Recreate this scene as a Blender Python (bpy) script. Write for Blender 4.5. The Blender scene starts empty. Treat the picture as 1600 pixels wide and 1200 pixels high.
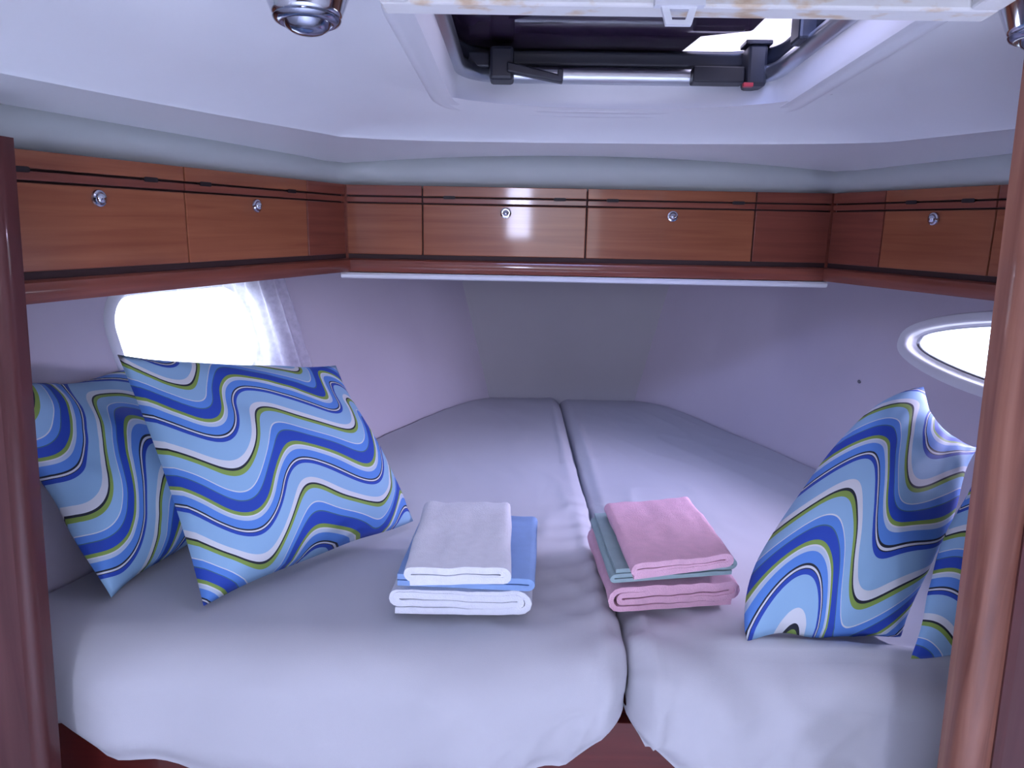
import bpy, math, random
from mathutils import Vector, Matrix, noise

# ------------------------------------------------------------------ camera, sky, light, exposure
scene = bpy.context.scene
COL = scene.collection
random.seed(7)

cam_data = bpy.data.cameras.new('camera')
cam = bpy.data.objects.new('camera', cam_data)
COL.objects.link(cam)
cam_data.sensor_width = 36.0
cam_data.lens = 1150.0 / 1600.0 * 36.0
cam_data.clip_start = 0.02
_p, _y, _r = math.radians(12.2), math.radians(1.0), math.radians(1.1)
_f = Vector((-math.sin(_y) * math.cos(_p), math.cos(_y) * math.cos(_p), -math.sin(_p)))
_rt = Vector((math.cos(_y), math.sin(_y), 0.0))
_up = _rt.cross(_f)
_rt2 = _rt * math.cos(_r) + _up * math.sin(_r)
_up2 = _up * math.cos(_r) - _rt * math.sin(_r)
M_ = Matrix((( _rt2.x, _up2.x, -_f.x, -0.155), (_rt2.y, _up2.y, -_f.y, 0.0), (_rt2.z, _up2.z, -_f.z, 1.45), (0, 0, 0, 1)))
cam.matrix_world = M_
scene.camera = cam

world = bpy.data.worlds.new('overcast_sky')
scene.world = world
world.use_nodes = True
bg = world.node_tree.nodes['Background']
bg.inputs['Color'].default_value = (0.86, 0.90, 1.0, 1)
bg.inputs['Strength'].default_value = 5.2


def area(name, loc, target, sx, sy, power, color, spread=180):
    d = bpy.data.lights.new(name, 'AREA')
    d.shape = 'RECTANGLE'
    d.size, d.size_y = sx, sy
    d.energy = power
    d.color = color
    d.spread = math.radians(spread)
    o = bpy.data.objects.new(name, d)
    COL.objects.link(o)
    o.location = loc
    o.rotation_euler = (Vector(target) - Vector(loc)).to_track_quat('-Z', 'Y').to_euler()
    return o


area('companionway_daylight', (-0.24, -2.75, 1.65), (-0.1, 2.0, 1.3), 0.20, 0.62, 30, (0.66, 0.70, 1.0))
area('saloon_bounce_fill', (-0.1, -0.95, 1.95), (-0.1, -0.90, 0.0), 1.3, 0.9, 75, (0.64, 0.70, 1.0), 95)  # added fill lamp, no skylight above; bounces off the floor to the ceiling
area('hatch_daylight', (-0.25, -0.12, 2.85), (0.05, 2.0, 0.8), 1.2, 1.0, 135, (0.36, 0.55, 1.0))
area('left_window_daylight', (-1.32, 1.60, 1.34), (0.3, 1.75, 0.95), 0.40, 0.26, 13, (0.66, 0.70, 1.0))
area('porthole_daylight', (1.34, 1.58, 1.30), (0.0, 1.6, 0.85), 0.40, 0.2, 40, (0.76, 0.68, 1.0))

vs = scene.view_settings
vs.view_transform = 'Standard'
vs.look = 'None'
vs.gamma = 1.0
vs.exposure = -0.1
vs.use_curve_mapping = False


# ------------------------------------------------------------------ helpers
def tag(o, label=None, cat=None, group=None, kind=None):
    if label: o['label'] = label
    if cat: o['category'] = cat
    if group: o['group'] = group
    if kind: o['kind'] = kind
    return o


def empty(name, loc=(0, 0, 0), rot=(0, 0, 0)):
    o = bpy.data.objects.new(name, None)
    COL.objects.link(o)
    o.location = loc
    o.rotation_euler = rot
    o.empty_display_size = 0.05
    return o


def mesh_obj(name, verts, faces, mat, parent=None, smooth=False, uvs=None, bevel=0.0, angle=None):
    me = bpy.data.meshes.new(name)
    me.from_pydata([tuple(v) for v in verts], [], faces)
    if uvs is not None:
        uvl = me.uv_layers.new(name='UVMap')
        for poly in me.polygons:
            for li in poly.loop_indices:
                uvl.data[li].uv = uvs[me.loops[li].vertex_index]
    me.update()
    if smooth:
        for p in me.polygons: p.use_smooth = True
    if angle is not None:
        me.set_sharp_from_angle(angle=math.radians(angle))
    me.materials.append(mat)
    o = bpy.data.objects.new(name, me)
    COL.objects.link(o)
    if parent: o.parent = parent
    if bevel > 0:
        b = o.modifiers.new('bevel', 'BEVEL')
        b.width = bevel
        b.segments = 2
        b.limit_method = 'ANGLE'
        b.angle_limit = math.radians(40)
    return o


def box(x0, x1, y0, y1, z0, z1):
    v = [(x0, y0, z0), (x1, y0, z0), (x1, y1, z0), (x0, y1, z0), (x0, y0, z1), (x1, y0, z1), (x1, y1, z1), (x0, y1, z1)]
    f = [(0, 3, 2, 1), (4, 5, 6, 7), (0, 1, 5, 4), (1, 2, 6, 5), (2, 3, 7, 6), (3, 0, 4, 7)]
    return v, f


def box_obj(name, dims, mat, parent=None, bevel=0.002):
    v, f = box(*dims)
    return mesh_obj(name, v, f, mat, parent, bevel=bevel)


def join(*parts):
    V, Fc = [], []
    for v, f in parts:
        n = len(V)
        V += list(v)
        Fc += [tuple(i + n for i in q) for q in f]
    return V, Fc


def prism(poly, z0, z1):
    n = len(poly)
    v = [(x, y, z0) for x, y in poly] + [(x, y, z1) for x, y in poly]
    f = [tuple(reversed(range(n))), tuple(range(n, 2 * n))]
    f += [(i, (i + 1) % n, (i + 1) % n + n, i + n) for i in range(n)]
    return v, f


def lathe(profile, n=32, axis='z', origin=(0, 0, 0)):
    """profile: list of (radius, height)"""
    v, f = [], []
    for r, h in profile:
        for i in range(n):
            a = 2 * math.pi * i / n
            p = (r * math.cos(a), r * math.sin(a), h)
            if axis == 'y': p = (r * math.cos(a), h, r * math.sin(a))
            v.append((p[0] + origin[0], p[1] + origin[1], p[2] + origin[2]))
    m = len(profile)
    for j in range(m - 1):
        for i in range(n):
            a, b = j * n + i, j * n + (i + 1) % n
            f.append((a, b, b + n, a + n) if axis == 'z' else (b, a, a + n, b + n))
    return v, f


def rr_loop(cx, cy, hx, hy, r, k=8):
    pts = []
    for (sx, sy, a0) in ((1, 1, 0), (-1, 1, 90), (-1, -1, 180), (1, -1, 270)):
        for i in range(k + 1):
            a = math.radians(a0 + 90 * i / k)
            pts.append((cx + sx * (hx - r) + r * math.cos(a), cy + sy * (hy - r) + r * math.sin(a)))
    return pts


def ring_sweep(cx, cy, hx, hy, r, profile, closed=True, k=10):
    """sweep a profile of (outward offset, z) around a rounded rectangle"""
    V, Fc = [], []
    loops = [[(x, y, z) for x, y in rr_loop(cx, cy, hx + o, hy + o, max(r + o, 0.004), k)] for o, z in profile]
    n = len(loops[0])
    for l in loops: V += l
    m = len(loops)
    for j in range(m if closed else m - 1):
        j2 = (j + 1) % m
        for i in range(n):
            i2 = (i + 1) % n
            Fc.append((j * n + i, j * n + i2, j2 * n + i2, j2 * n + i))
    return V, Fc


def tube(pts, rad, n=10):
    V, Fc = [], []
    P = [Vector(p) for p in pts]
    for i, p in enumerate(P):
        t = (P[min(i + 1, len(P) - 1)] - P[max(i - 1, 0)]).normalized()
        a = t.cross(Vector((0, 0, 1)))
        if a.length < 1e-3: a = t.cross(Vector((0, 1, 0)))
        a.normalize()
        b = t.cross(a)
        for k in range(n):
            g = 2 * math.pi * k / n
            V.append(p + (a * math.cos(g) + b * math.sin(g)) * rad)
    for i in range(len(P) - 1):
        for k in range(n):
            k2 = (k + 1) % n
            Fc.append((i * n + k, i * n + k2, (i + 1) * n + k2, (i + 1) * n + k))
    Fc.append(tuple(range(n)))
    Fc.append(tuple((len(P) - 1) * n + k for k in reversed(range(n))))
    return V, Fc


def lerp_curve(pts, t):
    """pts sorted by first value"""
    if t <= pts[0][0]:
        a, b = pts[0], pts[1]
    elif t >= pts[-1][0]:
        a, b = pts[-2], pts[-1]
    else:
        for a, b in zip(pts, pts[1:]):
            if a[0] <= t <= b[0]: break
    return a[1] + (b[1] - a[1]) * (t - a[0]) / (b[0] - a[0])


def sstep(a, b, x):
    t = min(1.0, max(0.0, (x - a) / (b - a)))
    return t * t * (3 - 2 * t)


# ------------------------------------------------------------------ materials
def new_mat(name):
    m = bpy.data.materials.new(name)
    m.use_nodes = True
    nt = m.node_tree
    bsdf = nt.nodes['Principled BSDF']
    return m, nt, bsdf


def N(nt, typ, **kw):
    n = nt.nodes.new(typ)
    for k, v in kw.items(): setattr(n, k, v)
    return n


def ramp(nt, stops, interp='LINEAR'):
    n = nt.nodes.new('ShaderNodeValToRGB')
    cr = n.color_ramp
    cr.interpolation = interp
    while len(cr.elements) < len(stops): cr.elements.new(0.5)
    for e, (p, c) in zip(cr.elements, stops):
        e.position = p
        e.color = (*c, 1)
    return n


def plain(name, color, rough=0.5, metal=0.0, noise_amt=0.06, scale=6.0, bump=0.0, bscale=300, coat=0.0):
    m, nt, b = new_mat(name)
    tc = N(nt, 'ShaderNodeTexCoord')
    nz = N(nt, 'ShaderNodeTexNoise')
    nz.inputs['Scale'].default_value = scale
    nz.inputs['Detail'].default_value = 4
    nt.links.new(tc.outputs['Object'], nz.inputs['Vector'])
    lo = tuple(c * (1 - noise_amt) for c in color)
    hi = tuple(min(1, c * (1 + noise_amt)) for c in color)
    r = ramp(nt, [(0.3, lo), (0.7, hi)])
    nt.links.new(nz.outputs['Fac'], r.inputs['Fac'])
    nt.links.new(r.outputs['Color'], b.inputs['Base Color'])
    b.inputs['Roughness'].default_value = rough
    b.inputs['Metallic'].default_value = metal
    b.inputs['Coat Weight'].default_value = coat
    b.inputs['Coat Roughness'].default_value = 0.12
    if bump > 0:
        n2 = N(nt, 'ShaderNodeTexNoise')
        n2.inputs['Scale'].default_value = bscale
        n2.inputs['Detail'].default_value = 3
        nt.links.new(tc.outputs['Object'], n2.inputs['Vector'])
        bp = N(nt, 'ShaderNodeBump')
        bp.inputs['Strength'].default_value = bump
        bp.inputs['Distance'].default_value = 0.002
        nt.links.new(n2.outputs['Fac'], bp.inputs['Height'])
        nt.links.new(bp.outputs['Normal'], b.inputs['Normal'])
    return m


def wood(name, dark, light, axis='x', rough=0.28, coat=0.5, fleck=0.0):
    m, nt, b = new_mat(name)
    tc = N(nt, 'ShaderNodeTexCoord')
    oi = N(nt, 'ShaderNodeObjectInfo')
    add = N(nt, 'ShaderNodeVectorMath', operation='ADD')
    mul = N(nt, 'ShaderNodeVectorMath', operation='SCALE')
    mul.inputs['Scale'].default_value = 1.7
    comb = N(nt, 'ShaderNodeCombineXYZ')
    nt.links.new(oi.outputs['Random'], comb.inputs['X'])
    nt.links.new(oi.outputs['Random'], comb.inputs['Z'])
    nt.links.new(comb.outputs[0], mul.inputs[0])
    nt.links.new(tc.outputs['Object'], add.inputs[0])
    nt.links.new(mul.outputs[0], add.inputs[1])
    mp = N(nt, 'ShaderNodeMapping')
    s = {'x': (2.5, 40, 60), 'z': (45, 45, 2.5), 'd': (45, 45, 2.5)}[axis]
    mp.inputs['Scale'].default_value = s
    if axis == 'd': mp.inputs['Rotation'].default_value = (0.0, 0.35, 0.0)
    nt.links.new(add.outputs[0], mp.inputs['Vector'])
    n1 = N(nt, 'ShaderNodeTexNoise')
    n1.inputs['Scale'].default_value = 1.0
    n1.inputs['Detail'].default_value = 6
    n1.inputs['Distortion'].default_value = 0.6
    nt.links.new(mp.outputs[0], n1.inputs['Vector'])
    r = ramp(nt, [(0.28, dark), (0.72, light)])
    nt.links.new(n1.outputs['Fac'], r.inputs['Fac'])
    n2 = N(nt, 'ShaderNodeTexNoise')
    n2.inputs['Scale'].default_value = 3.0
    nt.links.new(add.outputs[0], n2.inputs['Vector'])
    mx = N(nt, 'ShaderNodeMix', data_type='RGBA', blend_type='MULTIPLY')
    mx.inputs['Factor'].default_value = 0.45
    r2 = ramp(nt, [(0.3, (0.68, 0.60, 0.56)), (0.7, (1.1, 1.08, 1.05))])
    nt.links.new(n2.outputs['Fac'], r2.inputs['Fac'])
    nt.links.new(r.outputs['Color'], mx.inputs['A'])
    nt.links.new(r2.outputs['Color'], mx.inputs['B'])
    nt.links.new(mx.outputs['Result'], b.inputs['Base Color'])
    b.inputs['Roughness'].default_value = rough
    b.inputs['Specular IOR Level'].default_value = 0.25
    b.inputs['Coat Weight'].default_value = coat
    b.inputs['Coat Roughness'].default_value = 0.06
    bp = N(nt, 'ShaderNodeBump')
    bp.inputs['Strength'].default_value = 0.06
    bp.inputs['Distance'].default_value = 0.001
    nt.links.new(n1.outputs['Fac'], bp.inputs['Height'])
    nt.links.new(bp.outputs['Normal'], b.inputs['Normal'])
    return m


M = {}
M['ceiling'] = plain('headliner_gelcoat', (0.82, 0.84, 0.86), rough=0.32, noise_amt=0.02, scale=3)
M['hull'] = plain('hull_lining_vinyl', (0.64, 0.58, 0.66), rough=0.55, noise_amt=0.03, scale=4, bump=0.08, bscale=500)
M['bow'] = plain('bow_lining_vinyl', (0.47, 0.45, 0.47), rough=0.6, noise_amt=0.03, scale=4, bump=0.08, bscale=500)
M['fascia'] = plain('fascia_vinyl', (0.52, 0.56, 0.56), rough=0.5, noise_amt=0.02, scale=4)
M['wood'] = wood('varnished_mahogany', (0.27, 0.080, 0.040), (0.39, 0.138, 0.066), 'x', coat=0.35)
M['wood_rail'] = wood('varnished_mahogany_rail', (0.19, 0.050, 0.034), (0.28, 0.085, 0.054), 'x')
M['wood_post'] = wood('varnished_mahogany_upright', (0.085, 0.028, 0.031), (0.125, 0.046, 0.047), 'z', rough=0.4, coat=0.3)
M['wood_trim'] = wood('laminated_trim_wood', (0.16, 0.052, 0.036), (0.40, 0.18, 0.12), 'd', rough=0.4, coat=0.3)
M['wood_edge'] = wood('dark_edge_wood', (0.075, 0.020, 0.020), (0.11, 0.032, 0.032), 'z', rough=0.4, coat=0.3)
M['wood_dark'] = wood('dark_mahogany', (0.10, 0.012, 0.010), (0.15, 0.020, 0.016), 'x', rough=0.4)
M['groove'] = plain('dark_recess', (0.035, 0.012, 0.012), rough=0.7)
M['slot'] = plain('slot_black', (0.012, 0.006, 0.008), rough=0.6)
M['white_plastic'] = plain('white_plastic', (0.74, 0.75, 0.78), rough=0.35, noise_amt=0.03)
M['window_white'] = plain('window_white_plastic', (0.86, 0.87, 0.90), rough=0.35, noise_amt=0.02)
M['chrome'] = plain('chrome', (0.62, 0.64, 0.70), rough=0.09, metal=1.0, noise_amt=0.01)
M['chrome_dark'] = plain('smoked_chrome', (0.30, 0.32, 0.40), rough=0.14, metal=1.0, noise_amt=0.02)
M['alu'] = plain('brushed_aluminium', (0.60, 0.62, 0.66), rough=0.30, metal=1.0, noise_amt=0.03)
M['black'] = plain('black_plastic', (0.018, 0.020, 0.030), rough=0.38)
M['red'] = plain('red_plastic', (0.45, 0.03, 0.05), rough=0.4)
M['blocker'] = plain('dark_sky_blocker', (0.10, 0.065, 0.085), rough=0.85, noise_amt=0.2, scale=20)  # for the dark piece added over the pane to block the sky
M['sheet'] = plain('white_cotton_sheet', (0.58, 0.575, 0.61), rough=0.85, noise_amt=0.02, scale=5, bump=0.12, bscale=900)
M['mattress'] = plain('beige_mattress_fabric', (0.45, 0.44, 0.34), rough=0.9, bump=0.2, bscale=700)
M['screw'] = plain('screw_steel', (0.2, 0.2, 0.22), rough=0.4, metal=0.6)
M['terry_white'] = plain('terry_white', (0.88, 0.89, 0.94), rough=0.95, noise_amt=0.03, scale=60, bump=0.6, bscale=420)
M['terry_pink'] = plain('terry_pink', (0.84, 0.50, 0.62), rough=0.95, noise_amt=0.05, scale=60, bump=0.6, bscale=420)
M['cotton_blue'] = plain('cotton_blue', (0.27, 0.42, 0.72), rough=0.9, noise_amt=0.04, scale=40, bump=0.2, bscale=600)
M['cotton_green'] = plain('cotton_sage', (0.33, 0.46, 0.47), rough=0.9, noise_amt=0.05, scale=40, bump=0.2, bscale=600)
M['floor'] = plain('pale_bounce_floor', (0.62, 0.63, 0.66), rough=0.95, bump=0.4, bscale=500)  # unseen floor made pale to throw fill light up at the ceiling
M['saloon'] = plain('cream_saloon_lining', (0.62, 0.61, 0.62), rough=0.6)


def rusty():
    m, nt, b = new_mat('rust_stained_white_frame')
    tc = N(nt, 'ShaderNodeTexCoord')
    mp = N(nt, 'ShaderNodeMapping')
    mp.inputs['Scale'].default_value = (22, 40, 40)
    nt.links.new(tc.outputs['Object'], mp.inputs['Vector'])
    nz = N(nt, 'ShaderNodeTexNoise')
    nz.inputs['Scale'].default_value = 1.0
    nz.inputs['Detail'].default_value = 5
    nt.links.new(mp.outputs[0], nz.inputs['Vector'])
    r = ramp(nt, [(0.0, (0.80, 0.80, 0.80)), (0.54, (0.78, 0.77, 0.74)), (0.64, (0.68, 0.54, 0.38)), (0.78, (0.46, 0.26, 0.13))])
    nt.links.new(nz.outputs['Fac'], r.inputs['Fac'])
    nt.links.new(r.outputs['Color'], b.inputs['Base Color'])
    b.inputs['Roughness'].default_value = 0.5
    return m


M['rusty'] = rusty()


def glass(name, tint, rough=0.02):
    m = bpy.data.materials.new(name)
    m.use_nodes = True
    nt = m.node_tree
    nt.nodes.clear()
    out = N(nt, 'ShaderNodeOutputMaterial')
    tr = N(nt, 'ShaderNodeBsdfTransparent')
    tr.inputs['Color'].default_value = (*tint, 1)
    gl = N(nt, 'ShaderNodeBsdfGlossy')
    gl.inputs['Roughness'].default_value = rough
    fr = N(nt, 'ShaderNodeFresnel')
    fr.inputs['IOR'].default_value = 1.49
    geo = N(nt, 'ShaderNodeNewGeometry')
    inv = N(nt, 'ShaderNodeMath', operation='SUBTRACT')
    inv.inputs[0].default_value = 1.0
    nt.links.new(geo.outputs['Backfacing'], inv.inputs[1])
    fm = N(nt, 'ShaderNodeMath', operation='MULTIPLY')
    nt.links.new(fr.outputs[0], fm.inputs[0])
    nt.links.new(inv.outputs[0], fm.inputs[1])
    mx = N(nt, 'ShaderNodeMixShader')
    nt.links.new(fm.outputs[0], mx.inputs[0])
    nt.links.new(tr.outputs[0], mx.inputs[1])
    nt.links.new(gl.outputs[0], mx.inputs[2])
    nt.links.new(mx.outputs[0], out.inputs['Surface'])
    return m


M['glass'] = glass('clear_acrylic', (0.95, 0.97, 1.0))
M['glass_tint'] = glass('smoked_acrylic', (0.74, 0.70, 0.80))


def sheer():
    m = bpy.data.materials.new('sheer_white_voile')
    m.use_nodes = True
    nt = m.node_tree
    nt.nodes.clear()
    out = N(nt, 'ShaderNodeOutputMaterial')
    tr = N(nt, 'ShaderNodeBsdfTransparent')
    tr.inputs['Color'].default_value = (0.95, 0.95, 1, 1)
    tl = N(nt, 'ShaderNodeBsdfTranslucent')
    tl.inputs['Color'].default_value = (0.85, 0.85, 0.9, 1)
    df = N(nt, 'ShaderNodeBsdfDiffuse')
    df.inputs['Color'].default_value = (0.85, 0.85, 0.9, 1)
    tc = N(nt, 'ShaderNodeTexCoord')
    wv = N(nt, 'ShaderNodeTexNoise')
    wv.inputs['Scale'].default_value = 60
    nt.links.new(tc.outputs['Object'], wv.inputs['Vector'])
    rg = ramp(nt, [(0.3, (0.40,) * 3), (0.7, (0.55,) * 3)])
    nt.links.new(wv.outputs['Fac'], rg.inputs['Fac'])
    m1 = N(nt, 'ShaderNodeMixShader')
    m1.inputs[0].default_value = 0.4
    nt.links.new(tl.outputs[0], m1.inputs[1])
    nt.links.new(df.outputs[0], m1.inputs[2])
    m2 = N(nt, 'ShaderNodeMixShader')
    nt.links.new(rg.outputs['Color'], m2.inputs[0])
    nt.links.new(tr.outputs[0], m2.inputs[1])
    nt.links.new(m1.outputs[0], m2.inputs[2])
    nt.links.new(m2.outputs[0], out.inputs['Surface'])
    return m


M['sheer'] = sheer()


def mesh_screen():
    m = bpy.data.materials.new('insect_mesh')
    m.use_nodes = True
    nt = m.node_tree
    nt.nodes.clear()
    out = N(nt, 'ShaderNodeOutputMaterial')
    tr = N(nt, 'ShaderNodeBsdfTransparent')
    df = N(nt, 'ShaderNodeBsdfDiffuse')
    df.inputs['Color'].default_value = (0.05, 0.05, 0.06, 1)
    mx = N(nt, 'ShaderNodeMixShader')
    mx.inputs[0].default_value = 0.45
    nt.links.new(tr.outputs[0], mx.inputs[1])
    nt.links.new(df.outputs[0], mx.inputs[2])
    nt.links.new(mx.outputs[0], out.inputs['Surface'])
    return m


M['screen'] = mesh_screen()


def wave_fabric(name, kx, ky, amp, phase, off, rot=0.0, lean=0.35):
    """printed cotton: wavy stripes in blues, white, lime and black on the pillow's UV"""
    m, nt, b = new_mat(name)
    tc = N(nt, 'ShaderNodeTexCoord')
    mp = N(nt, 'ShaderNodeMapping')
    mp.inputs['Rotation'].default_value = (0, 0, rot)
    nt.links.new(tc.outputs['UV'], mp.inputs['Vector'])
    sp = N(nt, 'ShaderNodeSeparateXYZ')
    nt.links.new(mp.outputs[0], sp.inputs[0])

    def math_(op, a, bb=None, c=None):
        n = N(nt, 'ShaderNodeMath', operation=op)
        for i, x in enumerate((a, bb, c)):
            if x is None: continue
            if isinstance(x, (int, float)): n.inputs[i].default_value = x
            else: nt.links.new(x, n.inputs[i])
        return n.outputs[0]

    x, y = sp.outputs['X'], sp.outputs['Y']
    # waves lean over a little and change size from band to band
    xs = math_('MULTIPLY_ADD', y, 0.9, math_('MULTIPLY_ADD', x, kx * 2 * math.pi, phase))
    s1 = math_('SINE', xs)
    s1b = math_('MULTIPLY', math_('SINE', math_('MULTIPLY_ADD', s1, lean, xs)), amp)
    mod = math_('MULTIPLY_ADD', math_('SINE', math_('MULTIPLY_ADD', y, ky * 2 * math.pi, phase * 1.3)), 0.09, 0.97)
    w = math_('MULTIPLY', s1b, mod)
    s2 = math_('MULTIPLY', math_('SINE', math_('MULTIPLY_ADD', x, kx * math.pi, phase + 1.1)), amp * 0.35)
    v = math_('SUBTRACT', math_('MULTIPLY_ADD', y, ky, off), math_('ADD', w, s2))
    fr = math_('FRACT', v)
    LB, WH, BK, GR, MB, DB, PL = (0.29, 0.49, 0.70), (0.70, 0.71, 0.74), (0.012, 0.016, 0.03), (0.24, 0.36, 0.07), (0.10, 0.26, 0.68), (0.018, 0.065, 0.42), (0.50, 0.60, 0.72)
    seq = [(0.0, LB), (0.17, WH), (0.245, BK), (0.268, GR), (0.315, LB), (0.45, WH), (0.462, MB), (0.54, (0.06, 0.15, 0.2)), (0.552, DB), (0.675, GR), (0.715, WH), (0.732, PL), (0.775, MB), (0.875, BK), (0.895, WH), (0.915, BK), (0.922, DB), (0.965, LB)]
    seq = [(1 - p, c) for p, c in seq]
    # reversed so that the list reads from the top of the pillow downwards
    stops = []
    prev = 0.0
    srt = sorted(seq, key=lambda t: t[0])
    for p, c in srt:
        stops.append((prev, c))
        prev = p
    r = ramp(nt, stops, 'CONSTANT')
    nt.links.new(fr, r.inputs['Fac'])
    nt.links.new(r.outputs['Color'], b.inputs['Base Color'])
    b.inputs['Roughness'].default_value = 0.75
    n2 = N(nt, 'ShaderNodeTexNoise')
    n2.inputs['Scale'].default_value = 500
    nt.links.new(tc.outputs['Object'], n2.inputs['Vector'])
    bp = N(nt, 'ShaderNodeBump')
    bp.inputs['Strength'].default_value = 0.12
    bp.inputs['Distance'].default_value = 0.001
    nt.links.new(n2.outputs['Fac'], bp.inputs['Height'])
    nt.links.new(bp.outputs['Normal'], b.inputs['Normal'])
    return m


# ------------------------------------------------------------------ the setting: hull lining
HULL = [(-0.6, 1.42), (0.3, 1.36), (0.8, 1.20), (1.2, 1.045), (1.7, 0.85), (2.2, 0.655), (2.65, 0.47), (2.98, 0.30)]
FLARE = 0.24


def hull_x(y, z):
    return lerp_curve(HULL, y) + (z - 0.77) * FLARE


def hull_wall(side, name, hole, ymin=0.99):
    """side -1 / +1; hole(y, z) true inside the cut-out for the window"""
    step = 0.0125
    ys = [ymin + i * step for i in range(int((2.985 - ymin) / step) + 1)] + [2.985]
    zs = [0.02 + i * step for i in range(int(1.60 / step) + 1)]
    V = [(side * hull_x(y, z), y, z) for y in ys for z in zs]
    nz_ = len(zs)
    Fc = []
    for i in range(len(ys) - 1):
        for j in range(nz_ - 1):
            yc, zc = (ys[i] + ys[i + 1]) / 2, (zs[j] + zs[j + 1]) / 2
            if hole(yc, zc): continue
            q = (i * nz_ + j, (i + 1) * nz_ + j, (i + 1) * nz_ + j + 1, i * nz_ + j + 1)
            Fc.append(q if side < 0 else tuple(reversed(q)))
    o = mesh_obj(name, V, Fc, M['hull'], smooth=True)
    return tag(o, kind='structure')


# left: large rounded window; right: long tapering porthole
def lens(t_far, t_near, zc, h_far, h_near):
    """egg-shaped outline (y, z), blunt at the near end"""
    def ring(grow=0.0, n=64):
        pts = []
        for i in range(n):
            a = 2 * math.pi * i / n
            yc, hy = (t_far + t_near) / 2, abs(t_far - t_near) / 2 + grow
            c, s = math.cos(a), math.sin(a)
            hz = (h_near + (h_far - h_near) * (c + 1) / 2) + grow
            sy = math.copysign(abs(c) ** 0.85, c)
            sz = math.copysign(abs(s) ** 0.75, s)
            pts.append((yc + hy * sy, zc + (yc - (yc + hy * sy)) * 0.02 + hz * sz))
        return pts
    return ring


def in_poly(pts, y, z):
    c = False
    n = len(pts)
    for i in range(n):
        y0, z0 = pts[i]
        y1, z1 = pts[(i + 1) % n]
        if (z0 > z) != (z1 > z) and y < (y1 - y0) * (z - z0) / (z1 - z0) + y0: c = not c
    return c


win_left = lambda grow=0.0: rr_loop(1.735, 1.175, 0.205 + grow, 0.120 + grow, 0.085 + grow, 10)
win_right = lens(1.945, 1.40, 1.178, 0.052, 0.112)
wl_hole, wr_hole = win_left(0.012), win_right(0.012)
hull_wall(-1, 'wall_left', lambda y, z: in_poly(wl_hole, y, z))
hull_wall(1, 'wall_right', lambda y, z: in_poly(wr_hole, y, z), ymin=0.86)


def window(side, name, ring, label):
    root = empty(name, (0, 0, 0))
    tag(root, kind='structure')

    def P(y, z, d):  # d: outward of the lining
        return (side * (hull_x(y, z) + d), y, z)
    prof = [(0.024, 0.001), (0.022, -0.003), (0.006, -0.004), (0.001, -0.002), (-0.002, 0.003), (-0.004, 0.016), (-0.009, 0.018), (-0.012, 0.026)]
    V, Fc = [], []
    n = len(ring(0.0))
    for g, d in prof:
        V += [P(y, z, d) for y, z in ring(g)]
    for j in range(len(prof) - 1):
        for i in range(n):
            q = (j * n + i, j * n + (i + 1) % n, (j + 1) * n + (i + 1) % n, (j + 1) * n + i)
            Fc.append(q if side > 0 else tuple(reversed(q)))
    mesh_obj('window_frame', V, Fc, M['window_white'], root, smooth=True, angle=50)
    # dark seal
    prof = [(-0.009, 0.0185), (-0.013, 0.020), (-0.013, 0.026)]
    V, Fc = [], []
    for g, d in prof: V += [P(y, z, d) for y, z in ring(g)]
    for j in range(2):
        for i in range(n):
            q = (j * n + i, j * n + (i + 1) % n, (j + 1) * n + (i + 1) % n, (j + 1) * n + i)
            Fc.append(q if side > 0 else tuple(reversed(q)))
    mesh_obj('seal', V, Fc, M['alu'], root, smooth=True)
    pts = ring(-0.012)
    V = [P(y, z, 0.022) for y, z in pts] + [P(y, z, 0.026) for y, z in pts]
    Fc = [tuple(range(n)), tuple(reversed(range(n, 2 * n)))] + [(i, (i + 1) % n, (i + 1) % n + n, i + n) for i in range(n)]
    mesh_obj('pane', V, Fc, M['glass'], root)
    return root


window(-1, 'window_1', win_left, None)
window(1, 'window_2', win_right, None)

# bow panel
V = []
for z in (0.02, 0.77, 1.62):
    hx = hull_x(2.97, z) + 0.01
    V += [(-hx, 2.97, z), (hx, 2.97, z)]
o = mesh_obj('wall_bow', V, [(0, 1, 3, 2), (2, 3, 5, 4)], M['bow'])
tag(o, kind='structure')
# little screw cap on the right lining
v, f = lathe([(0.0001, -0.004), (0.004, -0.003), (0.006, 0.0)], 12)
o = mesh_obj('screw_cap', v, f, M['screw'], smooth=True)
o.location = (hull_x(2.037, 1.039) - 0.001, 2.037, 1.039)
o.rotation_euler = (0, math.radians(70), math.radians(22))
tag(o, 'tiny dark screw cap on the right hull lining above the sheet', 'screw')

# ------------------------------------------------------------------ headliner with its step, and the hatch opening
ZH, SL = 1.665, 0.06           # front edge height of the hatch and slope of the coachroof
HC = (0.0, 1.17)


def zroof(y): return ZH + SL * (1.48 - y)


def ray_loop(poly, n=128):
    """resample a polygon around HC by angle"""
    out = []
    for i in range(n):
        a = 2 * math.pi * (i + 0.5) / n
        dx, dy = math.cos(a), math.sin(a)
        best = None
        for k in range(len(poly)):
            x0, y0 = poly[k][0] - HC[0], poly[k][1] - HC[1]
            x1, y1 = poly[(k + 1) % len(poly)][0] - HC[0], poly[(k + 1) % len(poly)][1] - HC[1]
            ex, ey = x1 - x0, y1 - y0
            den = dx * ey - dy * ex
            if abs(den) < 1e-9: continue
            t = (x0 * ey - y0 * ex) / den
            s = (x0 * dy - y0 * dx) / den
            if t > 0 and -1e-6 <= s <= 1 + 1e-6:
                if best is None or t > best: best = t
        out.append(best)
    return out


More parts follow.
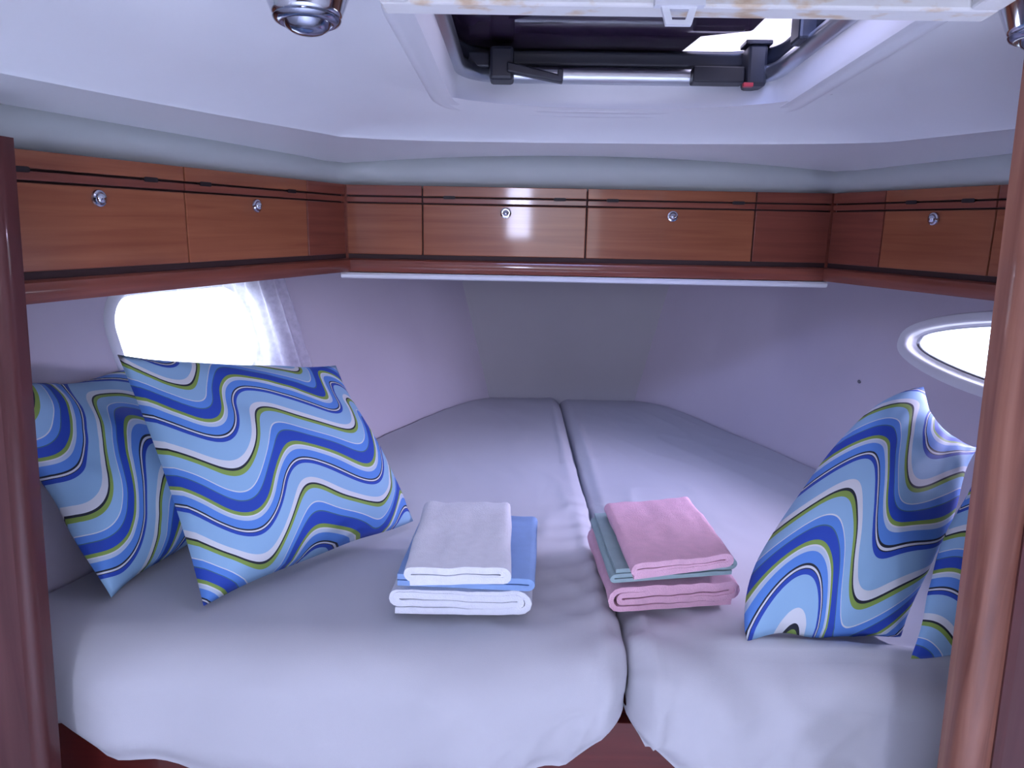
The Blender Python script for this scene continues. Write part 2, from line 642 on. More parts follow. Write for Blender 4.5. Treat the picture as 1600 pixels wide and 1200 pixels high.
def smooth_r(rs, k):
    n = len(rs)
    for _ in range(k):
        rs = [(rs[i - 1] + 2 * rs[i] + rs[(i + 1) % n]) / 4 for i in range(n)]
    return rs


def chaikin(poly, k=2):
    for _ in range(k):
        q = []
        for i in range(len(poly)):
            a, b = poly[i], poly[(i + 1) % len(poly)]
            q += [(a[0] * .75 + b[0] * .25, a[1] * .75 + b[1] * .25), (a[0] * .25 + b[0] * .75, a[1] * .25 + b[1] * .75)]
        poly = q
    return poly


BACK = -0.55
hatch_hole = rr_loop(HC[0], HC[1], 0.31 + 0.02, 0.31 + 0.02, 0.11, 10)
topb = chaikin([(0.40, 1.47), (-0.40, 1.49), (-0.50, 0.80), (-0.56, 0.2), (-0.58, BACK + .35), (0.58, BACK + .35), (0.56, 0.2), (0.50, 0.80)], 3)
crease = chaikin([(0.515, 1.585), (-0.515, 1.665), (-0.60, 1.46), (-0.83, 0.98), (-1.02, 0.4), (-1.05, BACK + .1), (1.05, BACK + .1), (1.02, 0.4), (0.80, 0.98), (0.60, 1.40)], 2)
outer = [(0.66, 2.01), (-0.66, 2.01), (-0.96, 1.03), (-1.25, 0.1), (-1.3, BACK), (1.3, BACK), (1.25, 0.1), (0.96, 1.03)]
NL = 160
Rh, Rt, Rc, Ro = ray_loop(hatch_hole, NL), ray_loop(topb, NL), ray_loop(crease, NL), ray_loop(outer, NL)


def at_angle(i, r):
    a = 2 * math.pi * (i + 0.5) / NL
    return HC[0] + r * math.cos(a), HC[1] + r * math.sin(a)


loops = []
def add_loop(rs, zf):
    l = []
    for i in range(NL):
        x, y = at_angle(i, rs[i])
        l.append((x, y, zf(x, y)))
    loops.append(l)


def z_outer(x, y):
    if y > 1.9: return 1.628 - 0.030 * (x / 0.66) ** 2
    return 1.598 + 0.012 * max(0.0, 1.9 - y)


def z_crease(x, y): return 1.622 + 0.01 * max(0, 1.3 - y)


add_loop(Rh, lambda x, y: zroof(y))
add_loop([a + (b - a) * .5 for a, b in zip(Rh, Rt)], lambda x, y: zroof(y))
add_loop([b - .02 for b in Rt], lambda x, y: zroof(y))
add_loop([b + .012 for b in Rt], lambda x, y: zroof(y) - 0.002)
add_loop([b + (c - b) * .5 for b, c in zip(Rt, Rc)], lambda x, y: (zroof(y) + z_crease(x, y)) / 2 + 0.004)
add_loop([c - .010 for c in Rc], lambda x, y: z_crease(x, y) + 0.006)
add_loop([c - .001 for c in Rc], lambda x, y: z_crease(x, y) - 0.001)
add_loop([c + .008 for c in Rc], lambda x, y: z_crease(x, y) + 0.0015)
add_loop([c + (d - c) * .5 for c, d in zip(Rc, Ro)], lambda x, y: 1.617)
add_loop([d - .02 for d in Ro], lambda x, y: z_outer(x, y) + 0.003)
add_loop([d + .02 for d in Ro], lambda x, y: z_outer(x, y) + 0.001)
Rf = ray_loop([(1.62, 3.1), (-1.62, 3.1), (-1.62, -0.62), (1.62, -0.62)], NL)
add_loop([max(a, d + 0.03) for a, d in zip(Rf, Ro)], lambda x, y: 1.605)
V, Fc = [], []
for l in loops: V += l
for j in range(len(loops) - 1):
    for i in range(NL):
        i2 = (i + 1) % NL
        q = (j * NL + i, (j + 1) * NL + i, (j + 1) * NL + i2, j * NL + i2)
        if sum(V[t][1] for t in q) / 4 < -0.22 and abs(sum(V[t][0] for t in q) / 4) < 0.6: continue
        Fc.append(q)
o = mesh_obj('ceiling', V, Fc, M['ceiling'], smooth=True, angle=38)
tag(o, kind='structure')

# fascia between the lockers and the deck underside (trim_1), following the locker fronts
line = [(-1.16, 0.40), (-0.975, 0.99), (-0.78, 1.57)] + [(-0.665 + 0.0, 1.95), (-0.64, 2.012)] + [(-0.64 + 1.28 * i / 12, 2.018) for i in range(1, 12)] + [(0.64, 2.012), (0.665, 1.95), (0.78, 1.57), (0.98, 0.86)]
V, Fc = [], []
for x, y in line:
    V += [(x, y, 1.540), (x, y, 1.66 if False else z_outer(x, y) + 0.02)]
for i in range(len(line) - 1):
    Fc.append((2 * i, 2 * i + 2, 2 * i + 3, 2 * i + 1))
o = mesh_obj('trim_1', V, Fc, M['fascia'], smooth=True, angle=30)
o.modifiers.new('thick', 'SOLIDIFY').thickness = 0.006
tag(o, kind='structure')

# ------------------------------------------------------------------ bulkheads, uprights, floor, saloon behind the camera
# left upright: wide wood bulkhead with a rounded dark edge
def upright(name, outline, zlo, zhi, lean, mat, parent=None):
    """outline polygon (x, y) extruded upwards; lean = x shift per metre of height about z = 1.35"""
    n = len(outline)
    V = []
    for z in (zlo, zhi):
        V += [(x + lean * (z - 1.35), y, z) for x, y in outline]
    Fc = [tuple(reversed(range(n))), tuple(range(n, 2 * n))] + [(i, (i + 1) % n, (i + 1) % n + n, i + n) for i in range(n)]
    return mesh_obj(name, V, Fc, mat, parent, smooth=True, angle=35)


def arc(cx, cy, r, a0, a1, k=6):
    return [(cx + r * math.cos(math.radians(a0 + (a1 - a0) * i / k)), cy + r * math.sin(math.radians(a0 + (a1 - a0) * i / k))) for i in range(k + 1)]


bl = empty('wall_bulkhead_left', (0, 0, 0))
tag(bl, kind='structure')
upright('panel', [(-1.45, 0.970), (-0.868, 0.970), (-0.868, 0.995), (-1.45, 0.995)], 0.0, 1.556, 0.045, M['wood_post'], bl)
upright('edge_post', [(-0.868, 1.005)] + arc(-0.8625, 0.984, 0.016, 250, 360, 5) + [(-0.8465, 1.005)], 0.0, 1.550, 0.045, M['wood_edge'], bl)
br = empty('wall_bulkhead_right', (0, 0, 0))
tag(br, kind='structure')
upright('panel', [(0.438, 0.845), (1.45, 0.845), (1.45, 0.870), (0.438, 0.870)], 0.0, 1.72, -0.034, M['wood_post'], br)
upright('edge_post', arc(0.4235, 0.862, 0.024, 180, 300, 8) + [(0.445, 0.842), (0.445, 0.885), (0.3995, 0.885)], 0.0, 1.72, -0.034, M['wood_trim'], br)

upright('groove_bead', [(0.440, 0.838), (0.452, 0.838), (0.452, 0.846), (0.440, 0.846)], 0.0, 1.72, -0.034, M['wood_edge'], br)
box_obj('floor', (-1.5, 1.5, -3.0, 3.1, -0.03, 0.0), M['floor'], bevel=0)['kind'] = 'structure'
for nm, dims, mt in (('wall_saloon_left', (-1.50, -1.45, -3.0, 0.995, 0.0, 1.98), 'saloon'), ('wall_saloon_right', (1.45, 1.50, -3.0, 0.87, 0.0, 1.98), 'saloon'), ('wall_coachroof_step', (-0.62, 0.62, -0.24, -0.20, 1.765, 2.0), 'ceiling'), ('wall_coachroof_step', (-1.5, -0.62, -0.24, -0.20, 1.62, 2.0), 'ceiling'), ('wall_coachroof_step', (0.62, 1.5, -0.24, -0.20, 1.62, 2.0), 'ceiling'), ('ceiling_saloon', (-1.5, 1.5, -3.0, -0.20, 1.98, 2.02), 'ceiling')):
    tag(box_obj(nm, dims, M[mt], bevel=0), kind='structure')
v, f = join(box(-1.5, -0.30, -3.05, -3.0, 0.0, 1.98), box(0.50, 1.5, -3.05, -3.0, 0.0, 1.98), box(-0.30, 0.50, -3.05, -3.0, 0.0, 0.85))
tag(mesh_obj('wall_saloon_aft', v, f, M['wood_post']), kind='structure')

# berth base panel
bb = empty('bunk', (0, 1.14, 0))
tag(bb, 'dark red mahogany berth front panel under the hanging sheets', 'bunk')
box_obj('front_panel', (-0.985, 0.985, 0.0, 0.025, 0.0, 0.60), M['wood_dark'], bb)
v, f = prism([(-1.00, 0.03), (1.00, 0.03), (0.62, 1.0), (0.28, 1.78), (-0.28, 1.78), (-0.62, 1.0)], 0.56, 0.60)
mesh_obj('bunk_board', v, f, M['wood_dark'], bb)

# ------------------------------------------------------------------ overhead lockers
Z_TOP, Z_R0, Z_S1, Z_S0, Z_D1, Z_D0, Z_B1, Z_B0 = 1.546, 1.5195, 1.5155, 1.502, 1.4985, 1.366, 1.354, 1.318


def make_knob(parent, x, y, z):
    v, f = lathe([(0.0135, 0.0), (0.0145, -0.002), (0.0135, -0.005), (0.0105, -0.006), (0.0098, -0.0045), (0.009, -0.0045), (0.0085, -0.009), (0.006, -0.0115), (0.0001, -0.0125)], 24, 'y')
    k = mesh_obj('push_button', v, f, M['chrome'], parent, smooth=True, angle=40)
    k.location = (x, y, z)
    k['label'] = 'chrome push button'
    return k


def locker_run(name, label, loc, rotz, segs, length, depth, lip=None):
    """local x along the run, -y towards the room; segs = (kind, x0, x1, knob x, slot xs)"""
    root = empty(name, (loc[0], loc[1], 0), (0, 0, rotz))
    tag(root, label, 'locker', 'varnished overhead lockers')
    # carcass behind the fronts
    box_obj('carcass', (0.004, length - 0.004, 0.010, depth, Z_B0 + 0.004, Z_TOP - 0.006), M['groove'], root)
    for kind, x0, x1, kx, slots in segs:
        a, b = x0 + 0.0016, x1 - 0.0016
        box_obj('top_rail', (a, b, -0.002, 0.012, Z_R0, Z_TOP), M['wood'] if kind == 'door' else M['wood_rail'], root, 0.0015)
        d = box_obj('door' if kind == 'door' else 'filler_panel', (a, b, 0.0, 0.012, Z_D0, Z_D1), M['wood'] if kind != 'dark' else M['wood_rail'], root, 0.002)
        box_obj('finger_strip', (a, b, -0.001, 0.011, Z_S0, Z_S1), M['wood_rail'], d, 0.0012)
        if kx is not None: make_knob(d, kx, 0.0, 1.480)
        for sx in slots:
            s = sx
            pts = rr_loop(s, 1.5172, 0.0165, 0.0042, 0.004, 4)
            v = [(x, -0.0028, z) for x, z in pts] + [(x, 0.004, z) for x, z in pts]
            n = len(pts)
            f = [tuple(reversed(range(n)))] + [((i + 1) % n, i, i + n, (i + 1) % n + n) for i in range(n)]
            f = [tuple(reversed(q)) for q in f]
            mesh_obj('finger_slot', v, f, M['slot'], d)
    if lip:
        for cx0, cx1 in ((-0.012, 0.003), (length - 0.003, length + 0.012)):
            box_obj('corner_post', (cx0, cx1, 0.002, 0.03, Z_B1, Z_TOP), M['wood_rail'], root, 0)
    # bottom rail with a rounded nose
    prof = [(0.020, Z_B1), (-0.006, Z_B1), (-0.013, Z_B1 - 0.004), (-0.0155, Z_B1 - 0.012), (-0.0150, Z_B0 + 0.008), (-0.010, Z_B0 + 0.001), (0.020, Z_B0)]
    n = len(prof)
    V = [(0.0, y, z) for y, z in prof] + [(length, y, z) for y, z in prof]
    Fc = [tuple(range(n)), tuple(reversed(range(n, 2 * n)))] + [((i + 1) % n, i, i + n, (i + 1) % n + n) for i in range(n)]
    mesh_obj('bottom_rail', V, Fc, M['wood_rail'], root, smooth=True, angle=40)
    box_obj('painted_gap_shade', (0.002, length - 0.002, 0.003, 0.012, Z_B1, Z_D0), M['groove'], root, 0)  # dark strip painting in the shade between the doors and bottom rail
    if lip:
        pr = [(0.03, Z_B0), (-0.012, Z_B0 - 0.001), (-0.016, Z_B0 - 0.006), (-0.014, Z_B0 - 0.014), (-0.004, Z_B0 - 0.017), (0.03, Z_B0 - 0.015)]
        n = len(pr)
        V = [(lip[0], y, z) for y, z in pr] + [(lip[1], y, z) for y, z in pr]
        Fc = [tuple(range(n)), tuple(reversed(range(n, 2 * n)))] + [((i + 1) % n, i, i + n, (i + 1) % n + n) for i in range(n)]
        q = mesh_obj('white_lip', V, Fc, M['white_plastic'], root, smooth=True, angle=40)
        q['label'] = 'white moulding under the locker'
    return root


locker_run('overhead_locker', 'long varnished locker across the foot of the berth with two flap doors', (-0.64, 2.0), 0.0,
           [('panel', 0.0, 0.204, None, []), ('door', 0.204, 0.639, 0.425, [0.275, 0.567]), ('door', 0.639, 1.081, 0.865, [0.706, 1.035]), ('dark', 1.081, 1.28, None, [])],
           1.28, 0.22, lip=(-0.015, 1.283))
# side runs: from the near end to the corner
DX, DY = 0.29, 0.95
LEN = math.hypot(DX, DY)
ang = math.atan2(DY, DX)


def sfrac(y): return (y - 1.05) / DY * LEN


L0 = 0.015
locker_run('overhead_locker', 'varnished locker along the left hull above the curtained window', (-0.93, 1.05), ang,
           [('door', L0, sfrac(1.437), sfrac(1.245), [sfrac(1.115), sfrac(1.357)]), ('door', sfrac(1.437), sfrac(1.827), sfrac(1.64), [sfrac(1.491), sfrac(1.767)]), ('dark', sfrac(1.827), LEN - 0.004, None, [])],
           LEN, 0.12)


def sfr(y): return (2.0 - y) / DY * LEN


locker_run('overhead_locker', 'varnished locker along the right hull above the porthole', (0.64, 2.0), -ang,
           [('dark', 0.004, sfr(1.822), None, []), ('door', sfr(1.822), sfr(1.535), sfr(1.679), [sfr(1.745), sfr(1.60)]), ('panel', sfr(1.535), LEN, None, [])],
           LEN, 0.12)

# ------------------------------------------------------------------ mattresses under fitted sheets
def seam_x(y): return -0.013 + (3.0 - y) * 0.0225


YF, RAD = 1.150, 0.085      # where the top starts to roll over the front edge, and the roll radius


def berth_half(side, name, label, hem):
    root = empty(name, (side * 0.45, 2.0, 0.62))
    tag(root, label, 'mattress')
    ZB = 0.77
    NU, NT, NA, NHs = 72, 120, 14, 34

    def point(u, s, inset=0.0):
        # s in [0,1] top, [1,2] roll, [2,3] front
        if s <= 1:
            y = 2.972 + (YF - 2.972) * s
            ny, nz = 0.0, 1.0
            z = ZB
        elif s <= 2:
            a = (s - 1) * math.pi / 2
            y = YF - RAD * math.sin(a)
            z = ZB - RAD * (1 - math.cos(a))
            ny, nz = -math.sin(a), math.cos(a)
        else:
            y = YF - RAD
            ny, nz = -1.0, 0.0
            z = None
        yy = max(y, 1.06)
        x_in = seam_x(y) + side * 0.0015
        x_out = side * (hull_x(yy, 0.77) - 0.012)
        x = x_in + (x_out - x_in) * u
        d_in = abs(x - x_in)
        if z is None:
            zl = hem(x)
            z = (ZB - RAD) + (zl - (ZB - RAD)) * (s - 2)
            tuck = sstep(0.45, 1.0, s - 2)
            y += 0.035 * tuck * tuck
        # rounded edge at the seam
        rs = 0.042
        drop = 0.0
        if d_in < rs:
            q = 1 - d_in / rs
            drop = rs * 0.85 * (1 - math.sqrt(max(0, 1 - q * q)))
        if s > 1.2: drop *= 1.0 + 0.9 * min(1, s - 1.2)
        # softly rounded foot end
        far = 0.0
        if s <= 1 and y > 2.75:
            far = 0.02 * ((y - 2.75) / 0.22) ** 2
        y -= ny * drop
        z -= nz * drop + far
        # sag, dents and creases
        nv = noise.noise(Vector((x * 2.3, y * 2.0 + z, 3.7 + side)))
        b = 0.010 * nv
        cr = noise.noise(Vector((x * 9 + y * 5, y * 3 - x * 2 + z * 5, side * 4.1)))
        ridged = (1 - abs(cr)) ** 7
        near_seam = math.exp(-d_in / 0.10)
        b += 0.010 * ridged * (0.22 + 1.0 * near_seam * sstep(0.3, 0.9, s))
        # gathers beside the seam, running in from it
        if s < 1.6:
            g = math.sin((y + 0.35 * d_in) * 95 + 4 * nv)
            b += 0.0050 * g * math.exp(-d_in / 0.085) * sstep(0.55, 0.85, s)
        # along-seam ruck
        b += 0.006 * math.exp(-((d_in - 0.035) / 0.012) ** 2) * (0.6 + 0.4 * math.sin(y * 6))
        if s > 1.3:
            k = sstep(1.3, 2.2, s)
            fold = math.sin(x * 21 + 3.0 * noise.noise(Vector((x * 3, z * 2, 1.3)))) * 0.5 + noise.noise(Vector((x * 7, z * 2.2, 8.1 + side)))
            b += 0.016 * k * fold
            diag = noise.noise(Vector((x * 12 - z * 9, z * 4 + x * 3, 2.2)))
            b += 0.024 * (1 - abs(diag)) ** 5 * k * math.exp(-d_in / 0.22)
        if side > 0 and s > 0.8:
            # long curved pull across the right sheet
            yy2 = (s - 1.0)
            c0 = 0.25 + 0.55 * (x - 0.1) ** 2 + 0.2 * x
            b += 0.016 * math.exp(-((yy2 - c0 * 0.6) / 0.10) ** 2) * sstep(0.12, 0.3, x)
            b += 0.030 * max(0.0, noise.noise(Vector((x * 6 + z * 5, z * 5 - x * 3, 9.9)))) * sstep(1.0, 1.7, s)
        b -= inset
        b *= 1.0
        return Vector((x, y + ny * b, z + nz * b))

    ss = [i / NT for i in range(NT)] + [1 + i / NA for i in range(NA)] + [2 + i / NHs for i in range(NHs + 1)]
    us = [(i / NU) ** 1.35 for i in range(NU + 1)]
    V = [point(u, s) - Vector(root.location) for s in ss for u in us]
    w = NU + 1
    Fc = []
    for i in range(len(ss) - 1):
        for j in range(NU):
            q = (i * w + j, i * w + j + 1, (i + 1) * w + j + 1, (i + 1) * w + j)
            Fc.append(q if side < 0 else tuple(reversed(q)))
    # curtain of cloth down the seam side so that the edge reads thick
    base = len(V)
    for i, s in enumerate(ss):
        p = V[i * w]
        V.append(Vector((p.x + side * 0.002, p.y + 0.006, p.z - 0.09)))
    for i in range(len(ss) - 1):
        if ss[i] >= 1.25: continue
        q = (i * w, (i + 1) * w, base + i + 1, base + i)
        Fc.append(q if side < 0 else tuple(reversed(q)))
    sh = mesh_obj('fitted_sheet', V, Fc, M['sheet'], root, smooth=True)
    # mattress body underneath
    lo, hi = 0.605, 0.725
    outline = []
    for y in (1.10, 1.2, 1.6, 2.0, 2.4, 2.8, 2.94):
        outline.append((seam_x(y) + side * 0.012, y))
    for y in (2.94, 2.65, 2.2, 1.7, 1.2, 1.10):
        outline.append((side * (hull_x(max(y, 1.1), 0.63) - 0.03), y))
    v, f = prism(outline, lo, hi)
    v = [(x - root.location.x, y - root.location.y, z - root.location.z) for x, y, z in v]
    if side > 0: f = [tuple(reversed(q)) for q in f]
    f = [tuple(reversed(q)) for q in f]
    mesh_obj('mattress_body', v, f, M['mattress'], root, bevel=0.02)
    return root


def hem_left(x):
    h = lerp_curve([(-1.1, 0.60), (-0.97, 0.585), (-0.93, 0.590), (-0.85, 0.538), (-0.72, 0.51), (-0.4, 0.485), (-0.2, 0.50), (-0.09, 0.545), (0.0, 0.600), (0.05, 0.628)], x)
    return h + 0.006 * math.sin(x * 38)


def hem_right(x):
    h = lerp_curve([(0.0, 0.640), (0.04, 0.618), (0.09, 0.575), (0.15, 0.525), (0.25, 0.49), (0.6, 0.47), (1.0, 0.47)], x)
    return h


berth_half(-1, 'berth_mattress', 'left berth mattress in a white fitted sheet under the white and blue towels', hem_left)
berth_half(1, 'berth_mattress', 'right berth mattress in a white fitted sheet on the porthole side', hem_right)

# ------------------------------------------------------------------ pillows
def pillow(name, label, c00, c10, c11, c01, thick, mat, seed=0, pinch=0.045, sag=0.0, asym=0.5, bow_left=None, bow_top=None):
    """c00 bottom-left, c10 bottom-right, c11 top-right, c01 top-left as seen from the room; puffed about that patch"""
    c = [Vector(p) for p in (c00, c10, c11, c01)]
    cen = sum(c, Vector()) / 4
    root_loc = (cen.x, cen.y, min(p.z for p in c))
    nrm = (c[1] - c[0] + c[2] - c[3]).cross(c[3] - c[0] + c[2] - c[1]).normalized()
    n = 44
    V, UV, Fc = [], [], []

    def pt(i, j, sgn):
        u, v = i / n, j / n
        # pull the edges in between the corners
        a, b = 2 * u - 1, 2 * v - 1
        pu = a * (1 - pinch * (1 - b * b) * abs(a) ** 3)
        pv = b * (1 - pinch * (1 - a * a) * abs(b) ** 3)
        uu, vv = (pu + 1) / 2, (pv + 1) / 2
        p = c[0] * (1 - uu) * (1 - vv) + c[1] * uu * (1 - vv) + c[2] * uu * vv + c[3] * (1 - uu) * vv
        if bow_left: p += Vector(bow_left) * (1 - u) ** 1.5 * (4 * v * (1 - v)) ** 0.8
        if bow_top: p += Vector(bow_top) * v ** 3 * 4 * u * (1 - u)
        e = (max(0, 1 - a * a) ** 0.62) * (max(0, 1 - b * b) ** 0.62)
        e *= 1 + 0.12 * math.sin(v * 3 + seed) - 0.10 * b
        h = thick * e * (asym if sgn > 0 else (1 - asym))
        wr = noise.noise(Vector((u * 4 + seed * 3.1, v * 4, sgn * 2.0)))
        rim = 1 - e
        w2 = noise.noise(Vector((u * 13 + seed, v * 13, 5.0 + sgn)))
        edge = min(1, 6 * min(u, v, 1 - u, 1 - v))
        # creases running in from the edges
        h += (0.010 * wr + 0.007 * w2 * rim) * edge
        q = p + nrm * sgn * h
        # a soft corner and a wandering edge
        q += Vector((noise.noise(Vector((u * 3, v * 3, seed + 7.0))), noise.noise(Vector((u * 3, v * 3, seed + 17.0))), noise.noise(Vector((u * 3, v * 3, seed + 27.0))))) * 0.012
        q.z -= sag * e
        if q.z < 0.781: q.z = 0.781 + (0.781 - q.z) * 0.02
        return q - Vector(root_loc)
    idx = {}
    for sgn in (1, -1):
        for i in range(n + 1):
            for j in range(n + 1):
                border = i in (0, n) or j in (0, n)
                if sgn < 0 and border:
                    idx[(sgn, i, j)] = idx[(1, i, j)]
                    continue
                idx[(sgn, i, j)] = len(V)
                V.append(pt(i, j, sgn))
                UV.append((i / n, j / n))
        for i in range(n):
            for j in range(n):
                q = (idx[(sgn, i, j)], idx[(sgn, i + 1, j)], idx[(sgn, i + 1, j + 1)], idx[(sgn, i, j + 1)])
                Fc.append(q if sgn > 0 else tuple(reversed(q)))
    o = mesh_obj(name, V, Fc, mat, smooth=True, uvs=UV)
    o.location = root_loc
    tag(o, label, 'pillow', 'wave-printed pillows')
    return o


m1 = wave_fabric('wave_print_cotton_a', 1.9, 2.6, 0.31, 2.2, 0.20)
m2 = wave_fabric('wave_print_cotton_b', 1.0, 2.1, 0.50, -1.9, 0.35, 0.10)
m3 = wave_fabric('wave_print_cotton_c', 1.25, 2.3, 0.34, -0.16, 0.15, 0.0, -0.4)
m4 = wave_fabric('wave_print_cotton_d', 1.6, 2.4, 0.24, 1.2, 0.6, 0.2)
pillow('pillow', 'big wave-print pillow leaning in front, beside the blue and white towels',
       (-0.71, 1.17, 0.785), (-0.40, 1.56, 0.790), (-0.585, 1.635, 1.130), (-0.90, 1.310, 1.205), 0.19, m1, 1, asym=0.6)
pillow('pillow', 'wave-print pillow half hidden behind the other against the left upright',
       (-0.885, 1.19, 0.785), (-0.80, 1.60, 0.785), (-0.985, 1.62, 1.13), (-1.075, 1.17, 1.165), 0.13, m2, 2, asym=0.62)
pillow('pillow', 'wave-print pillow with one corner pointing up below the porthole',
       (0.225, 1.115, 0.780), (0.49, 1.14, 0.772), (0.690, 1.33, 1.075), (0.640, 1.45, 1.150), 0.22, m3, 3, asym=0.62, bow_left=(-0.09, -0.03, 0.05), bow_top=(0.0, 0.0, -0.04))
pillow('pillow', 'wave-print pillow mostly hidden behind the right upright',
       (0.472, 1.070, 0.785), (0.90, 1.12, 0.785), (0.95, 1.32, 1.09), (0.640, 1.225, 1.090), 0.12, m4, 4, asym=0.5, bow_left=(-0.035, -0.02, 0.0))

# ------------------------------------------------------------------ folded towels
def ribbon(path, t):
    """closed outline of a strip of thickness t along a 2D path"""
    n = len(path)
    L, R = [], []
    for i in range(n):
        a, b = path[max(i - 1, 0)], path[min(i + 1, n - 1)]
        dx, dz = b[0] - a[0], b[1] - a[1]
        l = math.hypot(dx, dz) or 1
        nx, nz = -dz / l, dx / l
        L.append((path[i][0] + nx * t / 2, path[i][1] + nz * t / 2))
        R.append((path[i][0] - nx * t / 2, path[i][1] - nz * t / 2))
    return L, R


def spiral_path(w, h, t, turns, flip=1, start_in=0.0):
    """stadium spiral from outside to inside, first run along the bottom"""
    pts = []
    per = 60
    total = int(turns * per)
    for i in range(total + 1):
        f = i / per
        r = h / 2 - t / 2 - f * t * 1.02
        r = max(r, t * 0.55)
        hw = w / 2 - h / 2 - 0.004 * f
        a = (f % 1.0)
        # a: 0-.4 bottom run (left to right), .4-.5 right turn, .5-.9 top run, .9-1 left turn
        if a < .4: x, z = -hw + 2 * hw * a / .4, -r
        elif a < .5:
            g = -90 + 180 * (a - .4) / .1
            x, z = hw + r * math.cos(math.radians(g)), r * math.sin(math.radians(g))
        elif a < .9: x, z = hw - 2 * hw * (a - .5) / .4, r
        else:
            g = 90 + 180 * (a - .9) / .1
            x, z = -hw + r * math.cos(math.radians(g)), r * math.sin(math.radians(g))
        pts.append((flip * x, z + h / 2))
    return pts


def serp_path(w, t, layers, flip=1, gap=1.05):
    pts = []
    for k in range(layers):
        z = t * gap * (k + .5)
        xs = [(-w / 2 + t + (w - 2 * t) * i / 14) for i in range(15)]
        if k % 2: xs.reverse()
        pts += [(flip * x, z) for x in xs]
        if k < layers - 1:
            s = 1 if k % 2 == 0 else -1
            for i in range(1, 6):
                g = math.radians(-90 + 180 * i / 6)
                pts.append((flip * (s * (w / 2 - t) + s * t * .7 * math.cos(g)), z + t * gap / 2 + t * gap / 2 * math.sin(g)))
    return pts


def towel(name, label, cat, path, t, depth, loc, rotz, mat, seed, skew=0.0, wob=0.0036, slant=0.0, group='folded towels'):
    L, R = ribbon(path, t)
    # cross-section ring: rounded ends are approximated by the cloth edge itself
    ring = L + list(reversed(R))
    n, m = len(ring), 12
    V, Fc = [], []
    for j in range(m + 1):
        f = j / m
        y = depth * f
        pull = 0.0
        if j in (0, m): pull = 0.12 * t
        for i, (x, z) in enumerate(ring):
            # layer edges are not quite flush at the front
            k = i if i < len(L) else n - 1 - i
            ef = 0.0025 * noise.noise(Vector((k * 0.05, seed, 0.5))) if j in (0, m) else 0.0
            dz = wob * noise.noise(Vector((x * 14, y * 10, seed))) + wob * .8 * noise.noise(Vector((x * 35, y * 30, seed + 4)))
            dx = wob * 1.2 * noise.noise(Vector((y * 9, z * 20, seed + 9)))
            V.append((x + dx + skew * y, y + ef + slant * x, max(0.0, z + dz * min(1, z / 0.01))))
    for j in range(m):
        for i in range(n):
            i2 = (i + 1) % n
            Fc.append((j * n + i, j * n + i2, (j + 1) * n + i2, (j + 1) * n + i))
    # end caps, strip by strip
    q = len(L)
    for j, rev in ((0, False), (m, True)):
        for i in range(q - 1):
            a, b, c_, d = j * n + i, j * n + i + 1, j * n + n - 2 - i, j * n + n - 1 - i
            Fc.append((a, d, c_, b) if not rev else (a, b, c_, d))
    o = mesh_obj(name, V, Fc, mat, smooth=True, angle=50)
    o.location = loc
    o.rotation_euler = (0, 0, rotz)
    tag(o, label, cat, group)
    return o


# left pile
towel('towel', 'thick folded white towel lowest in the left pile', 'towel', spiral_path(0.274, 0.057, 0.0128, 2.0), 0.0118, 0.300, (-0.264, 1.165, 0.783), -0.02, M['terry_white'], 11)
towel('folded_sheet', 'folded blue cotton sheet between the two white towels', 'sheet', serp_path(0.244, 0.0104, 2, 1, 1.2), 0.0098, 0.275, (-0.253, 1.150, 0.842), -0.03, M['cotton_blue'], 12, wob=0.0022)
towel('towel', 'smaller folded white towel on top of the blue cloth', 'towel', spiral_path(0.196, 0.042, 0.0128, 1.48, 1), 0.0116, 0.290, (-0.258, 1.105, 0.870), 0.03, M['terry_white'], 13)
# right pile
towel('towel', 'thick rolled-fold pink towel lowest in the right pile', 'towel', spiral_path(0.268, 0.058, 0.0112, 2.4, -1), 0.0098, 0.270, (0.124, 1.205, 0.784), 0.05, M['terry_pink'], 21, slant=0.16)
towel('folded_sheet', 'folded sage green cotton cloth between the two pink towels', 'sheet', serp_path(0.232, 0.0080, 3, -1, 1.15), 0.0074, 0.255, (0.117, 1.205, 0.844), 0.05, M['cotton_green'], 22, wob=0.0024, slant=0.16)
towel('towel', 'smaller folded pink towel on top of the green cloth', 'towel', spiral_path(0.205, 0.036, 0.0108, 1.48, 1), 0.0100, 0.275, (0.118, 1.160, 0.874), 0.06, M['terry_pink'], 23, slant=0.22)

# ------------------------------------------------------------------ sheer curtain at the left window
cr_ = empty('sheer_curtain', (-hull_x(1.80, 1.30) + 0.03, 1.80, 1.06))
tag(cr_, 'sheer white curtain glowing in front of the left window', 'curtain')
V, Fc = [], []
NC, NZ = 90, 20
for i in range(NC + 1):
    y = 1.575 + (2.02 - 1.575) * i / NC
    for j in range(NZ + 1):
        z = 1.308 - (1.308 - 1.03) * j / NZ
        hang = j / NZ
        y2 = y + 0.02 * hang * (y - 1.80) + (0.012 * hang * hang if i > NC * .8 else 0)
        fold = 0.008 * math.sin(i * 0.75 + 1.5 * math.sin(i * .13)) * (1 - .35 * hang) + 0.003 * noise.noise(Vector((i * .2, j * .2, 2)))
        V.append((-(hull_x(y2, z) - 0.032 - fold) - cr_.location.x, y2 - cr_.location.y, z - cr_.location.z))
for i in range(NC):
    for j in range(NZ):
        a = i * (NZ + 1) + j
        Fc.append((a, a + 1, a + NZ + 2, a + NZ + 1))
mesh_obj('cloth', V, Fc, M['sheer'], cr_, smooth=True)
v, f = tube([(-(hull_x(y, 1.311) - 0.032) - cr_.location.x, y - cr_.location.y, 1.311 - cr_.location.z) for y in [1.50 + .06 * i for i in range(10)]], 0.004)
